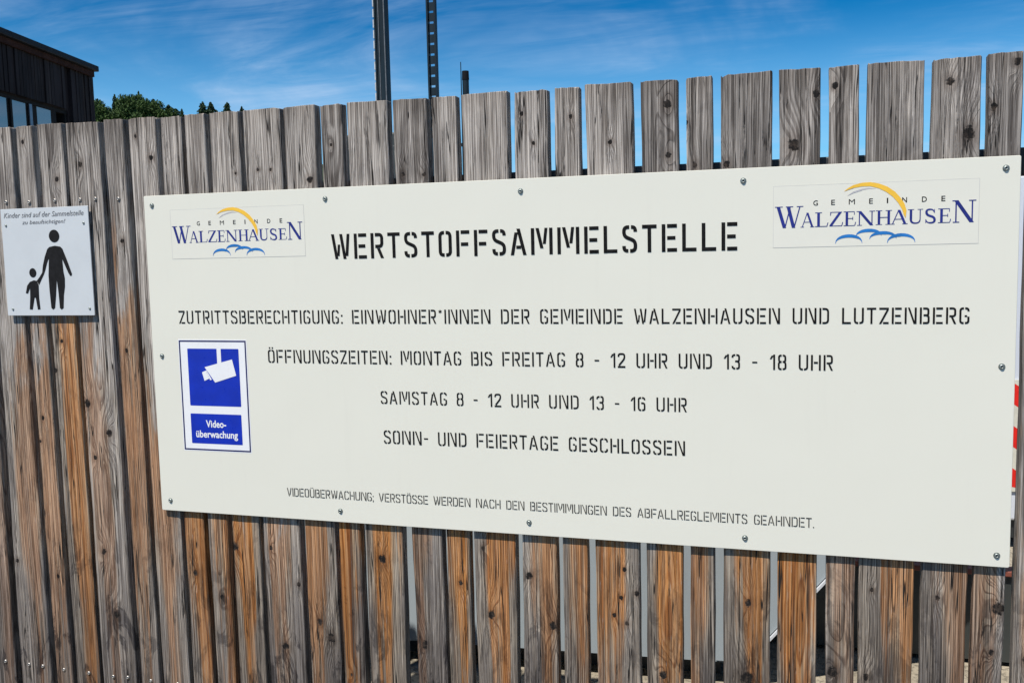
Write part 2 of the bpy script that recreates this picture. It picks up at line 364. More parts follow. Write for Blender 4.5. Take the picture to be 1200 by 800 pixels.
def rc(x0, x1, y0, y1): return [[(x0, y0), (x1, y0), (x1, y1), (x0, y1)]]

def stencil(ch, s):
    a = s / 2; g = .065; w = .56; G = []; T = lambda p, r=.15: thick(p, s, r)
    m_ = lambda w: w / 2
    if ch in 'OÖ':
        G = T([(w/2-g/2, 1-a), (a, 1-a), (a, a), (w/2-g/2, a)]) + T([(w/2+g/2, 1-a), (w-a, 1-a), (w-a, a), (w/2+g/2, a)])
    elif ch in 'UÜ':
        w = .58; G = T([(a, 1), (a, a), (w/2-g/2, a)], .17) + T([(w-a, 1), (w-a, a), (w/2+g/2, a)], .17)
    elif ch == 'C':
        G = T([(w/2-g/2, 1-a), (a, 1-a), (a, a), (w/2-g/2, a)]) + T([(w/2+g/2, 1-a), (w-a, 1-a), (w-a, .74)]) + T([(w/2+g/2, a), (w-a, a), (w-a, .26)])
    elif ch == 'G':
        G = T([(w/2-g/2, 1-a), (a, 1-a), (a, a), (w/2-g/2, a)]) + T([(w/2+g/2, 1-a), (w-a, 1-a), (w-a, .76)]) + T([(w/2+g/2, a), (w-a, a), (w-a, .44)]) + rc(w*.52, w-s-.01, .42, .42+s*.9)
    elif ch == 'D':
        w = .58; G = rc(0, s, 0, 1) + T([(s+g, 1-a), (w-a, 1-a), (w-a, a), (s+g, a)], .2)
    elif ch == 'B':
        G = rc(0, s, 0, 1) + T([(s+g, 1-a), (w-a-.02, 1-a), (w-a-.02, .53), (s+g+.03, .53)], .12) + T([(w-a-.12, .515), (w-a, .50), (w-a, a), (s+g, a)], .12)
    elif ch == 'E':
        G = rc(0, s, 0, 1) + rc(s+g, w, 1-s, 1) + rc(s+g, w*.9, .5-a, .5+a) + rc(s+g, w, 0, s)
    elif ch == 'F':
        G = rc(0, s, 0, 1) + rc(s+g, w, 1-s, 1) + rc(s+g, w*.9, .47-a, .47+a)
    elif ch == 'H':
        w = .6; G = rc(0, s, 0, 1) + rc(w-s, w, 0, 1) + rc(s+g*.9, w-s-g*.9, .5-a, .5+a)
    elif ch == 'I': w = s; G = rc(0, s, 0, 1)
    elif ch == 'L': w = .52; G = rc(0, s, 0, 1) + rc(s, w, 0, s)
    elif ch == 'T': w = .54; G = rc(0, w, 1-s, 1) + rc(w/2-a, w/2+a, 0, 1-s)
    elif ch == 'N': w = .68; G = rc(0, s, 0, 1) + hp((s+.055+a, 1), (w-s*.95, 0), s*.95) + rc(w-s, w, 0, 1)
    elif ch == 'M':
        w = .86; G = rc(0, s, 0, 1) + hp((s+.055+a, 1), (w/2, .24), s) + hp((w/2+.10, .40), (w-s-.055-a, 1), s*.9) + rc(w-s, w, 0, 1)
    elif ch == 'W':
        w = .84; G = hp((a, 1), (.23, 0), s) + hp((.305, .12), (.345, .58), s*.8) + hp((w/2+.02, 1), (.60, 0), s) + hp((.69, .12), (w-a, 1), s*.95)
    elif ch == 'A':
        w = .64; G = hp((a, 0), (w/2-.085, .86), s) + hp((w/2-.0, 1), (w-a, 0), s*1.05) + rc(w*.36, w*.66, .24, .24+s*.9)
    elif ch == 'V': w = .6; G = hp((a, 1), (w/2-.02, 0), s) + hp((w/2+.075, .15), (w-a, 1), s)
    elif ch == 'R': G = rc(0, s, 0, 1) + T([(s+g, 1-a), (w-a, 1-a), (w-a, .47), (s+g, .47)], .14) + hp((w*.60, .46-a), (w-a+.01, 0), s*1.05)
    elif ch == 'S':
        G = T([(w/2+g/2+.02, 1-a), (w-a, 1-a), (w-a, .76)], .14) + T([(w/2-g/2+.02, 1-a), (a, 1-a), (a, .60), (w-a, .42), (w-a, a), (w/2+g/2-.02, a)], .15) + T([(w/2-g/2-.02, a), (a, a), (a, .25)], .14)
    elif ch == 'Z': w = .55; G = rc(0, w, 1-s, 1) + hp((a, 0), (w-a, 1-s-.01), s*1.05) + rc(s*1.05+.1, w, 0, s)
    elif ch == '1': w = .34; G = rc(w-s, w, 0, 1) + hp((a, .70), (w-s-a+.02, .93), s)
    elif ch == '2': w = .52; G = T([(a, .74), (a, 1-a), (w-a, 1-a), (w-a, .62), (a+.03, .16)], .14) + rc(0, w, 0, s)
    elif ch == '3':
        w = .54; G = T([(a, .78), (a, 1-a), (w/2-g/2, 1-a)], .14) + T([(w/2+g/2, 1-a), (w-a, 1-a), (w-a, .53), (w*.42, .53)], .12) + T([(w-a-.1, .515), (w-a, .48), (w-a, a), (w/2+g/2, a)], .12) + T([(w/2-g/2, a), (a, a), (a, .22)], .14)
    elif ch == '6':
        w = .54; G = T([(w/2-g/2, 1-a), (a, 1-a), (a, a), (w/2-g/2, a)]) + T([(w/2+g/2, 1-a), (w-a, 1-a), (w-a, .78)], .14) + T([(w/2+g/2, a), (w-a, a), (w-a, .56), (w/2-.03, .56)], .14)
    elif ch == '8':
        w = .54
        for sx in (0, 1):
            f = (lambda p: (w - p[0], p[1])) if sx else (lambda p: p)
            G += T([f(p) for p in [(w/2-g/2, 1-a), (a+.015, 1-a), (a+.015, .53), (w/2-g/2, .53)]], .13) + T([f(p) for p in [(a+.09, .515), (a, .47), (a, a), (w/2-g/2, a)]], .13)
    elif ch == '-': w = .36; G = rc(0.02, w-.02, .42, .42+s*.85)
    elif ch == ':': w = s*1.1; G = rc(0, w, .0, s*1.1) + rc(0, w, .52, .52+s*1.1)
    elif ch == ';': w = s*1.1; G = rc(0, w, .0, s*1.1) + hp((w/2-.03, -.12), (w/2+.0, -.01), s*.7) + rc(0, w, .52, .52+s*1.1)
    elif ch == '.': w = s; G = rc(0, w, 0, s)
    elif ch == '*':
        w = .3
        for k in range(3):
            an = math.pi * k / 3 + math.pi / 2; c, q = math.cos(an) * .13, math.sin(an) * .13; G += thick([(w/2-c, .86-q), (w/2+c, .86+q)], s*.45)
    elif ch == ' ': w = .42
    if ch in 'ÖÜ' : G += rc(w/2-.06-s, w/2-.06, 1.08, 1.08+s) + rc(w/2+.06, w/2+.06+s, 1.08, 1.08+s)
    return G, w
_lift = [0]
def area(p): return sum(p[i][0] * p[(i + 1) % len(p)][1] - p[(i + 1) % len(p)][0] * p[i][1] for i in range(len(p)))
def put_polys(mb, polys, y, fx, fz):
    for p in polys:
        q = [(fx(x), fz(z)) for x, z in p]
        if area(q) < 0: q = q[::-1]
        _lift[0] = (_lift[0] + 1) % 11
        mb.flat(q, y - .00003 * _lift[0])
def stencil_line(text, x0, x1, z0, h, s, m, parent, y, wide=1.):
    gl = [stencil(c, s) for c in text]; nat = sum(w for _, w in gl) * h * wide; tr = (x1 - x0 - nat) / (len(text) - 1)
    mb = MB(); x = x0
    for (G, w_) in gl:
        put_polys(mb, G, y, lambda t: x + t * h * wide, lambda t: z0 + t * h); x += w_ * h * wide + tr
    return mb.build('lettering', m, parent)

def font_text(text, box, m, parent, y, name='lettering', shear=0., offset=0., spacing=1., cap=None):
    """built-in font turned to a mesh and fitted to the box x0, x1, z0, height"""
    cu = bpy.data.curves.new('tmp', 'FONT'); cu.body = text; cu.shear = shear; cu.offset = offset; cu.space_character = spacing; cu.resolution_u = 3; cu.size = 1
    ob = bpy.data.objects.new('tmp', cu); COL.objects.link(ob); dg = bpy.context.evaluated_depsgraph_get(); me = bpy.data.meshes.new_from_object(ob.evaluated_get(dg))
    bpy.data.objects.remove(ob); bpy.data.curves.remove(cu)
    xs = [v.co.x for v in me.vertices]; ys = [v.co.y for v in me.vertices]; x0, x1, z0, h = box
    y0 = 0. if cap else min(ys); y1 = cap if cap else max(ys)
    for v in me.vertices: v.co = Vector((x0 + (v.co.x - min(xs)) / (max(xs) - min(xs)) * (x1 - x0), y, z0 + (v.co.y - y0) / (y1 - y0) * h))
    me.materials.clear(); me.materials.append(MT[m]); me.name = name
    return link(name, me, parent)

# ------------------------------------------------------------------ setting: ground and hill
gv = []; gf = []
gs = [-900, -400, -120, -40, -12, -4, 0, 4, 12, 40, 120, 400, 900]
for yv in gs:
    for xv in gs: gv.append((xv, yv, 0))
k_ = len(gs)
for j in range(k_ - 1):
    for i in range(k_ - 1): gf.append((j * k_ + i, j * k_ + i + 1, (j + 1) * k_ + i + 1, (j + 1) * k_ + i))
tag(mesh('ground', gv, gf, 'ground'), kind='structure')

tag(MB().box(-60, 60, -14, -.35, .001, .004).build('unseen_dark_road', 'bounce_cut_asphalt'), kind='structure')  # unseen dark sheet, added to cut light bounced onto the plank sides

def hill_z(x, y):
    d = math.hypot(x, y); t = min(1., max(0., (d - 120) / 120.)); t = t * t * (3 - 2 * t)
    ang = math.degrees(math.atan2(x, y))            # 0 straight behind the fence, negative to the left
    side = max(0., min(1., (-20 - ang) / 11.)); side = side * side * (3 - 2 * side)
    return t * (7 + 22 * side) + t * (.6 + 1.2 * side) * math.sin(x * .05) * math.cos(y * .043)
hv = []; hf = []; na, nd = 60, 26
for i in range(na + 1):
    a = R(-100 + 170 * i / na)
    for j in range(nd + 1):
        d = 118 + 560 * (j / nd) ** 1.3; x, y = d * math.sin(a), d * math.cos(a); hv.append((x, y, hill_z(x, y) - .3 if j == 0 else hill_z(x, y)))
for i in range(na):
    for j in range(nd): q = i * (nd + 1) + j; hf.append((q, q + nd + 1, q + nd + 2, q + 1)[::-1])
tag(mesh('hill', hv, hf, 'hill', smooth=True), kind='structure')

# ------------------------------------------------------------------ building with dark cladding
DW = Vector((-0.24474, 0.969589, 0)); C0 = Vector((-9.83848, 9.1027, 0)); rzb = math.atan2(-DW.y, -DW.x)    # local +x runs back along the facade toward the viewer
bld = tag(empty('timber_clad_building', C0, rzb), 'dark timber clad building with flat roof and window strip at the left edge', 'building')
# local frame: x = s along the facade, y = +/- depth; the facade faces local +y
sgn = 1.
LB, DB, HB = 12., 9., 4.40
ZW1, ZW0, WS0, WS1 = 3.74, 2.3, .325, 7.6
wl = MB(); wl.box(-.35, WS0, -.30, -.05, 0, HB); wl.box(WS1, LB, -.30, -.05, 0, HB); wl.box(WS0, WS1, -.30, -.05, ZW1, HB); wl.box(WS0, WS1, -.30, -.05, 0, ZW0)
wl.box(-.35, -.05, -DB, -.30, 0, HB); wl.box(LB - .3, LB, -DB, -.30, 0, HB); wl.box(-.05, LB - .3, -DB, -DB + .3, 0, HB)
wl.build('wall', 'clad', bld)
tl = MB(); x = -.38; rr = random.Random(3)
while x < LB:
    ww = .058 + rr.random() * .03; x1 = x + ww; y1 = rr.uniform(-.012, .006)
    if x1 < WS0 or x > WS1: tl.box(x, x1 - .012, -.05, y1, .1, HB - .02)
    else:
        if x < WS0 + .09 and x1 > WS0: x = x1; continue
        tl.box(x, x1 - .012, -.05, y1, ZW1 + .01, HB - .02); tl.box(x, x1 - .012, -.05, y1, .1, ZW0 - .01)
    x = x1
y = -DB
while y < -.06:
    tl.box(-.40 - rr.uniform(0, .015), -.352, y, y + .06, .1, HB - .02); y += .075
tag(tl.build('cladding', 'clad', bld), kind='stuff')
rf = MB(); rf.box(-.385, LB + .1, -DB - .1, .10, HB + .005, HB + .085, .01); rf.build('roof', 'trim', bld)
MB().box(-.352, LB, .012, .04, HB - .075, HB + .002).build('fascia', 'brown_trim', bld)
# window strip: panes between mullions
edges = [(.642, .325, 'open')]; panes = [(.735, 1.085), (1.345, 1.655), (1.765, 2.6), (2.72, 3.7), (3.82, 4.8), (4.92, 5.9), (6.0, 7.5)]
fr = MB(); fr.box(WS0 + .002, WS1 - .002, -.20, -.06, ZW1 - .05, ZW1 - .002); fr.box(WS0 + .002, WS1 - .002, -.20, -.06, ZW0 + .002, ZW0 + .05)
prev = .60
for a_, b2 in panes:
    fr.box(prev, a_, -.19, -.07, ZW0 + .05, ZW1 - .05); prev = b2
fr.box(prev, WS1 - .002, -.19, -.07, ZW0 + .05, ZW1 - .05); fr.box(WS0 + .002, WS0 + .05, -.19, -.07, ZW0 + .05, ZW1 - .05)
win = fr.build('window', 'frame', bld)
for a_, b2 in panes: MB().box(a_, b2, -.078, -.0715, ZW0 + .05, ZW1 - .05).build('pane', 'glass', win)
MB().box(1.235, 1.30, -.062, -.045, ZW0 + .05, ZW1 - .05).build('mullion', 'pale_frame', win)
MB().box(1.69, 1.73, -.062, -.045, ZW0 + .05, ZW1 - .05).build('mullion', 'frame', win)
MB().box(WS0 + .05, WS1, -1.6, -1.55, 1.5, HB - .1).build('inner_wall', 'clad', bld)
bld.scale = (1, 1, 1)

# ------------------------------------------------------------------ trees on the hill
def crown_mesh(kind, seed, cnt):
    rn = random.Random(seed); v = []; f = []
    lobes = [(rn.uniform(-.28, .28), rn.uniform(-.28, .28), rn.uniform(.15, .86), rn.uniform(.15, .26)) for _ in range(15)] + [(0, 0, .80, .20), (0, 0, .6, .34), (0, 0, .35, .36)]
    for _ in range(cnt):
        if kind == 'fir':
            t = rn.random() ** .75; z = 1 - t * .88; tier = .62 + .38 * ((t * 9) % 1); a = rn.uniform(0, 6.283); rad = (.015 + .46 * t ** .66) * tier * (.82 + .25 * math.sin(a * 3 + t * 23 + seed)); q = rad * (rn.random() ** .45)
            c = Vector((q * math.cos(a), q * math.sin(a), z - .05 * q)); s = .020 + .026 * t
        else:
            lx, ly, lz, lr = rn.choice(lobes); d = Vector((rn.gauss(0, 1), rn.gauss(0, 1), rn.gauss(0, 1))).normalized() * lr * rn.random() ** .35
            c = Vector((lx, ly, lz)) + Vector((d.x, d.y, d.z * .62)); s = rn.uniform(.016, .034)
        ax = Vector((rn.gauss(0, 1), rn.gauss(0, 1), rn.gauss(0, 1))).normalized(); e = ax.orthogonal().normalized() * s; g = ax.cross(e).normalized() * s * rn.uniform(.5, 1.)
        i = len(v); v += [c + e, c + g, c - e, c - g]; f.append((i, i + 1, i + 2, i + 3))
    me = bpy.data.meshes.new('crown'); me.from_pydata([tuple(q) for q in v], [], f); me.materials.append(MT['needle' if kind == 'fir' else 'leaf']); return me
def trunk_mesh(kind):
    b = MB(); b.cyl(0, 0, -.05, .95 if kind == 'fir' else .6, .022, .004 if kind == 'fir' else .012, 8)
    rn = random.Random(5)
    for k in range(7):
        a = k * 2.4; z = .35 + k * .06; p0 = Vector((0, 0, z)); p1 = Vector((math.cos(a) * .22, math.sin(a) * .22, z + .14)); dr = (p1 - p0); u = dr.orthogonal().normalized() * .007; w2 = dr.cross(u).normalized() * .007
        i = len(b.v); b.v += [tuple(p0 + u), tuple(p0 + w2), tuple(p0 - u - w2), tuple(p1)]; b.f += [(i, i + 1, i + 3), (i + 1, i + 2, i + 3), (i + 2, i, i + 3)]
    me = bpy.data.meshes.new('trunk'); me.from_pydata(b.v, [], b.f); me.materials.append(MT['trunk']); return me
CR = {('fir', i): crown_mesh('fir', i, 3200) for i in range(3)}; CR.update({('broad', i): crown_mesh('broad', 10 + i, 6000) for i in range(3)})
TR = {k: trunk_mesh(k) for k in ('fir', 'broad')}
# direction from the camera (degrees, negative = left of straight behind the fence), distance, top height, crown width, kind, label
TREES = [
 (-40.30, 262, 43.5, 9.0, 'broad', 'dark broadleaf tree right beside the corner of the clad building'),
 (-39.90, 250, 39.5, 6.0, 'broad', 'low rounded tree in the dip next to the clad building'),
 (-39.00, 258, 43.2, 8.0, 'broad', 'broad crowned tree left of the tallest tree on the hill'),
 (-38.40, 266, 46.1, 7.5, 'broad', 'tallest pointed dark tree of the forested hilltop'),
 (-38.10, 240, 38.9, 8.0, 'broad', 'lighter green round tree in front of the tallest tree'),
 (-37.75, 258, 43.7, 7.5, 'broad', 'bushy tree just right of the tallest tree on the hill'),
 (-37.30, 254, 41.8, 9.5, 'fir', 'pointed fir rising from the right part of the tree clump'),
 (-37.00, 250, 38.5, 7.0, 'broad', 'rounded tree closing the large clump on its right'),
 (-36.50, 262, 41.7, 9.9, 'fir', 'small dark fir just right of the large tree clump'),
 (-36.10, 262, 40.8, 7.6, 'fir', 'very small fir beside the small dark fir at the clump'),
 (-35.80, 262, 40.8, 4.9, 'fir', 'thin fir tip in the gap between the two tree groups'),
 (-34.65, 270, 44.0, 8.4, 'fir', 'left fir of the dark pair standing apart on the ridge'),
 (-34.20, 270, 44.0, 8.4, 'fir', 'right fir of the dark pair standing apart on the ridge'),
 (-33.70, 272, 41.4, 4.4, 'broad', 'low bush like tree right of the fir pair'),
 (-33.30, 270, 44.0, 8.0, 'fir', 'single pointed fir between the fir pair and the last small trees'),
 (-32.50, 276, 44.0, 5.3, 'fir', 'small narrow fir above the gap between two planks'),
 (-32.00, 276, 43.3, 3.4, 'broad', 'rightmost low tree just showing above the planks'),
 (-38.75, 232, 39.6, 9.0, 'broad', 'low leafy tree in front of the left part of the large clump'),
 (-37.4, 236, 39.6, 8.5, 'broad', 'low leafy tree in front of the right part of the large clump'),
 (-36.8, 240, 38.0, 8.0, 'broad', 'low dark tree filling the right foot of the large clump'),
 (-40.1, 232, 37.6, 8.0, 'broad', 'low tree just clear of the building corner'),
 (-38.05, 272, 46.6, 5.0, 'fir', 'narrow fir tip beside the highest crown of the clump'),
 (-39.3, 270, 45.2, 5.0, 'fir', 'fir tip poking up left of the highest crown'),
 (-34.0, 268, 41.4, 9.0, 'broad', 'low wide tree joining the fir pair to its right neighbour'),
 (-32.9, 272, 41.8, 8.0, 'broad', 'low wide tree behind the single fir'),
]
def place_tree(ang, dist, top, wid, kind, label, i):
    x, y = dist * math.sin(R(ang)), -2.22 + dist * math.cos(R(ang)); gz_ = hill_z(x, y) - .5; h = top - gz_
    t = tag(empty('fir_tree' if kind == 'fir' else 'broadleaf_tree', (x, y, gz_), i * 1.7), label, 'tree', 'trees on the far hill')
    s = wid / (.84 if kind == 'fir' else 1.0)
    for nm, me in (('trunk', TR[kind]), ('crown', CR[(kind, i % 3)])):
        o = link(nm, me, t); o.scale = (s, s, h)
for i, t_ in enumerate(TREES): place_tree(*t_, i)

# ------------------------------------------------------------------ masts
def mast_holes(x, y, h, w_, d, name, label, pitch, slot):
    t = tag(empty(name, (x, y, 0)), label, 'mast')
    MB().box(-.16, .16, -.16, .16, 0, .02).build('base_plate', 'mast', t)
    b = MB(); b.box(-w_/2, -w_/2 + .016, -d/2, d/2, .02, h); b.box(w_/2 - .016, w_/2, -d/2, d/2, .02, h); b.build('side_rail', 'mast', t)
    b = MB(); z = .02
    while z < h: b.box(-w_/2 + .016, w_/2 - .016, -.006, .006, z, min(h, z + pitch - slot)); z += pitch
    b.build('perforated_web', 'mast', t)
    return t
mast_holes(-3.20, 6.0, 5.4, .088, .05, 'ladder_mast', 'tall dark perforated steel mast with pale slots, right of the ladder edged mast', .0955, .021)
t = tag(empty('steel_mast', (-3.708, 6.0, 0)), 'tall thick dark steel mast with toothed left edge above the planks', 'mast')
MB().box(-.2, .2, -.2, .2, 0, .02).build('base_plate', 'mast', t)
b = MB(); b.box(-.028, .060, -.05, .05, .02, 5.4, .004); b.box(-.044, -.028, -.06, -.045, .02, 5.4); b.box(-.044, -.028, .045, .06, .02, 5.4); b.build('column', 'mast', t)
MB().box(-.004, .003, -.056, -.0502, .02, 5.4).build('edge_strip', 'strip', t)
MB().box(.050, .0595, -.054, -.0502, .02, 5.4).build('edge_strip', 'strip', t)
b = MB(); z = .1
while z < 5.36: b.box(-.060, -.0445, -.05, .05, z, z + .072); z += .0955
tag(b.build('tooth_strip', 'mast_light', t), kind='stuff')
t = tag(empty('short_post', (-2.885, 6.0, 0)), 'short dark round post with black cap and thin rod, right of both tall masts', 'post')
MB().cyl(0, 0, 0, 3.20, .030, n=20).build('pole', 'mast', t, smooth=False); MB().cyl(0, 0, 3.195, 3.275, .033, .031, n=20).build('cap', 'cap', t)
MB().cyl(-.043, 0, .6, 3.36, .017, .004, n=8).build('rod', 'mast', t); MB().box(-.06, -.02, -.012, .012, 2.6, 2.63).build('clamp', 'mast', t)

# dark cabinet at the foot of the thick mast
t = tag(empty('steel_cabinet', (-2.50, 3.25, 0)), 'dark steel cabinet glimpsed between planks below the thick mast', 'cabinet')
MB().box(-.36, .20, 0, .5, .08, 2.385, .01).build('body', 'skip_dark', t); MB().box(-.33, .17, -.018, -.002, .15, 2.3, .004).build('door', 'skip_dark', t)
MB().box(.10, .12, -.05, -.02, 1.1, 1.3).build('handle', 'steel', t); MB().box(-.34, .18, .03, .47, 0, .078).build('plinth', 'rail', t)

# ------------------------------------------------------------------ skips and container behind the fence
t = tag(empty('grey_skip', (-.25, 1.158, 0), R(4.6)), 'light grey steel skip with sloping right end standing behind the planks', 'skip')
prof = [(-2.9, .10), (.08, .10), (.92, 1.10), (-3.3, 1.10)]; pin = [(x_ * .975 - .02, max(.14, z_ * 1.0)) for x_, z_ in prof]
b = MB(); n0 = 0
b.v = [(x_, 0, z_) for x_, z_ in prof] + [(x_, 1.5, z_) for x_, z_ in prof]
ins = [(-2.86, .14), (.05, .14), (.865, 1.10), (-3.25, 1.10)]
b.v += [(x_, .04, z_) for x_, z_ in ins] + [(x_, 1.46, z_) for x_, z_ in ins]
b.f = [(0, 1, 2, 3), (7, 6, 5, 4), (1, 0, 4, 5), (2, 1, 5, 6), (0, 3, 7, 4), (11, 10, 9, 8), (12, 13, 14, 15), (8, 9, 13, 12), (9, 10, 14, 13), (11, 8, 12, 15), (3, 2, 10, 11), (6, 7, 15, 14), (2, 6, 14, 10), (7, 3, 11, 15)]
b.build('body', 'skip_grey', t)
MB().box(-3.33, .95, -.03, .05, 1.103, 1.16, .01).box(-3.33, .95, 1.45, 1.53, 1.103, 1.16, .01).build('rim', 'skip_grey', t)
MB().box(-2.8, .0, .12, .22, .0, .098).box(-2.8, .0, 1.28, 1.38, .0, .098).build('skid', 'rail', t)
MB().prism([(.085, .10), (.096, .10), (.936, 1.10), (.925, 1.10)], -.01, 1.5).build('end_edge_highlight', 'container_white', t)  # pale strip: bright edge highlight of the sloping end, put into colour
for x_ in (-2.4, -1.2, -.02):
    MB().box(x_, x_ + .07, -.035, -.002, .12, 1.098).build('rib', 'skip_grey', t)
t = tag(empty('dark_skip', (.75, 1.62, 0)), 'low dark grey steel skip with rusty red rim, right of the light grey skip', 'skip')
MB().box(-.82, 1.4, 0.35, .39, 0.02, .36).box(-.82, -.78, .391, .75, .02, .30).box(1.36, 1.4, .391, .75, .02, .30).box(-.779, 1.359, .71, .75, .02, .16).box(-.779, 1.359, .391, .709, .02, .06).build('body', 'skip_dark', t)
MB().box(-.84, 1.42, .33, .40, .361, .382, .004).build('rim', 'rust_red', t)
for o in t.children: o.location.y -= .38
t = tag(empty('white_container', (1.047, 3.1, 0)), 'pale white waste container with red and white warning plate at the far right', 'container')
MB().box(0, 3.4, 0, 2.2, .16, 1.95, .012).build('body', 'container_white', t)
for x_ in (.6, 1.2, 1.8, 2.4, 3.0): MB().box(x_, x_ + .08, -.045, -.002, .2, 1.9).build('rib', 'container_white', t)
MB().box(.02, 3.38, .03, 2.1, .06, .155).box(.3, .5, .1, 2.0, 0, .058).box(2.8, 3.0, .1, 2.0, 0, .058).build('underframe', 'rail', t)
wp = MB().box(.028, .172, -.012, -.002, .318, .905).build('warning_plate', 'plate_white', t)
b = MB(); x0, x1 = .03, .17
for k in range(-1, 4):
    zc = .905 - .045 - k * .222
    q = [(x0, zc - .10 + .06), (x1, zc - .10 - .04), (x1, zc - .04 + .0), (x0, zc + .06)]
    q = [(x_, min(.903, max(.32, z_))) for x_, z_ in [(x0, zc - .07), (x1, zc - .17), (x1, zc - .06), (x0, zc + .04)]]
    if abs(area(q)) > 1e-4: b.flat(q, -.0125)
b.build('stripe', 'plate_red', wp)
t = tag(empty('timber_stack', (1.0, 2.35, 0)), 'short light timber beam lying on the yard behind the right end of the fence', 'beam')
MB().box(-.10, 1.3, 0, .10, .003, .10, .006).build('beam', 'pallet', t)

# ------------------------------------------------------------------ the fence
F = .012; TH = .032
fence = tag(empty('picket_fence', (0, F, 0)), 'tall fence of upright weathered grey and orange brown wooden planks', 'fence')
# (x0,x1 at z 1.85), (x0,x1 at z .68), top, grey tone, orange, start height, low dark
PL = {
 0: (-2.432, -2.320, -2.4558, -2.3288, 2.016, .04, .3, 1.3, .8),
 1: (-2.2945, -2.1995, -2.3075, -2.1952, 2.0173, .06, .50, 1.35, .8),
 2: (-2.1817, -2.1228, -2.1765, -2.1162, 2.0168, .06, .55, 1.5, .8),
 3: (-2.1050, -2.0167, -2.1000, -2.0133, 2.0185, .0, .85, 1.6, .8),
 4: (-2.0018, -1.8896, -1.9993, -1.8806, 2.0150, .08, .42, 1.4, .8),
 5: (-1.8700, -1.8057, -1.8624, -1.7977, 2.0168, .06, .6, 1.55, .5),
 6: (-1.7886, -1.6981, -1.7842, -1.6928, 2.0155, .14, .6, 1.3, .4),
 7: (-1.6828, -1.6177, -1.6782, -1.6117, 2.0120, .14, .9, 1.2, .4),
 8: (-1.6040, -1.5400, -1.5974, -1.5349, 2.0140, .14, .8, 1.1, .6),
 9: (-1.5252, -1.4346, -1.5208, -1.4331, 2.0149, .16, .95, 1.1, .6),
 10: (-1.4201, -1.3084, -1.4194, -1.3041, 2.0142, .12, .55, 1.1, .8),
 11: (-1.2956, -1.2033, -1.2881, -1.1957, 2.0145, .07, .75, 1.1, .8),
 12: (-1.1883, -1.1264, -1.1853, -1.1207, 2.0128, .10, 1.0, 1.1, .8),
 13: (-1.1105, -.9969, -1.1053, -.9968, 2.0134, .12, 1.0, 1.1, .6),
 14: (-.9827, -.8899, -.9670, -.8813, 2.0119, .06, .45, 1.1, .9),
 15: (-.8759, -.8093, -.8716, -.8081, 2.0109, .10, 1.0, 1.1, .5),
 16: (-.7968, -.6771, -.7938, -.6827, 2.0129, .15, .9, 1.1, .4),
 17: (-.6601, -.5747, -.6654, -.5734, 2.0097, .08, .75, 1.1, .7),
 18: (-.5576, -.4949, -.5577, -.4933, 2.0104, .08, .8, 1.1, .4),
 19: (-.4802, -.3674, -.4713, -.3613, 2.0130, .12, .9, 1.1, .3),
 20: (-.3470, -.2608, -.3443, -.2563, 2.0112, -.06, 1.0, 1.1, .5),
 21: (-.2420, -.1812, -.2377, -.1794, 2.0122, .00, .7, 1.1, .3),
 22: (-.1628, -.0495, -.1591, -.0487, 2.0129, -.08, .9, 1.1, .7),
 23: (-.0345, .0563, -.0331, .0557, 2.0135, -.04, 1.0, 1.1, .5),
 24: (.0723, .1362, .0766, .1404, 2.0119, -.02, .4, 1.1, .9),
 25: (.1513, .2693, .1479, .2649, 2.0128, -.05, .8, 1.1, .5),
 26: (.2839, .3802, .2811, .3765, 2.0122, -.09, .45, 1.1, .7),
 27: (.3935, .4601, .3887, .4532, 2.0153, -.10, .4, 1.1, .8),
 28: (.4757, .5620, .4727, .5582, 2.0140, -.08, .5, 1.1, .8),
}
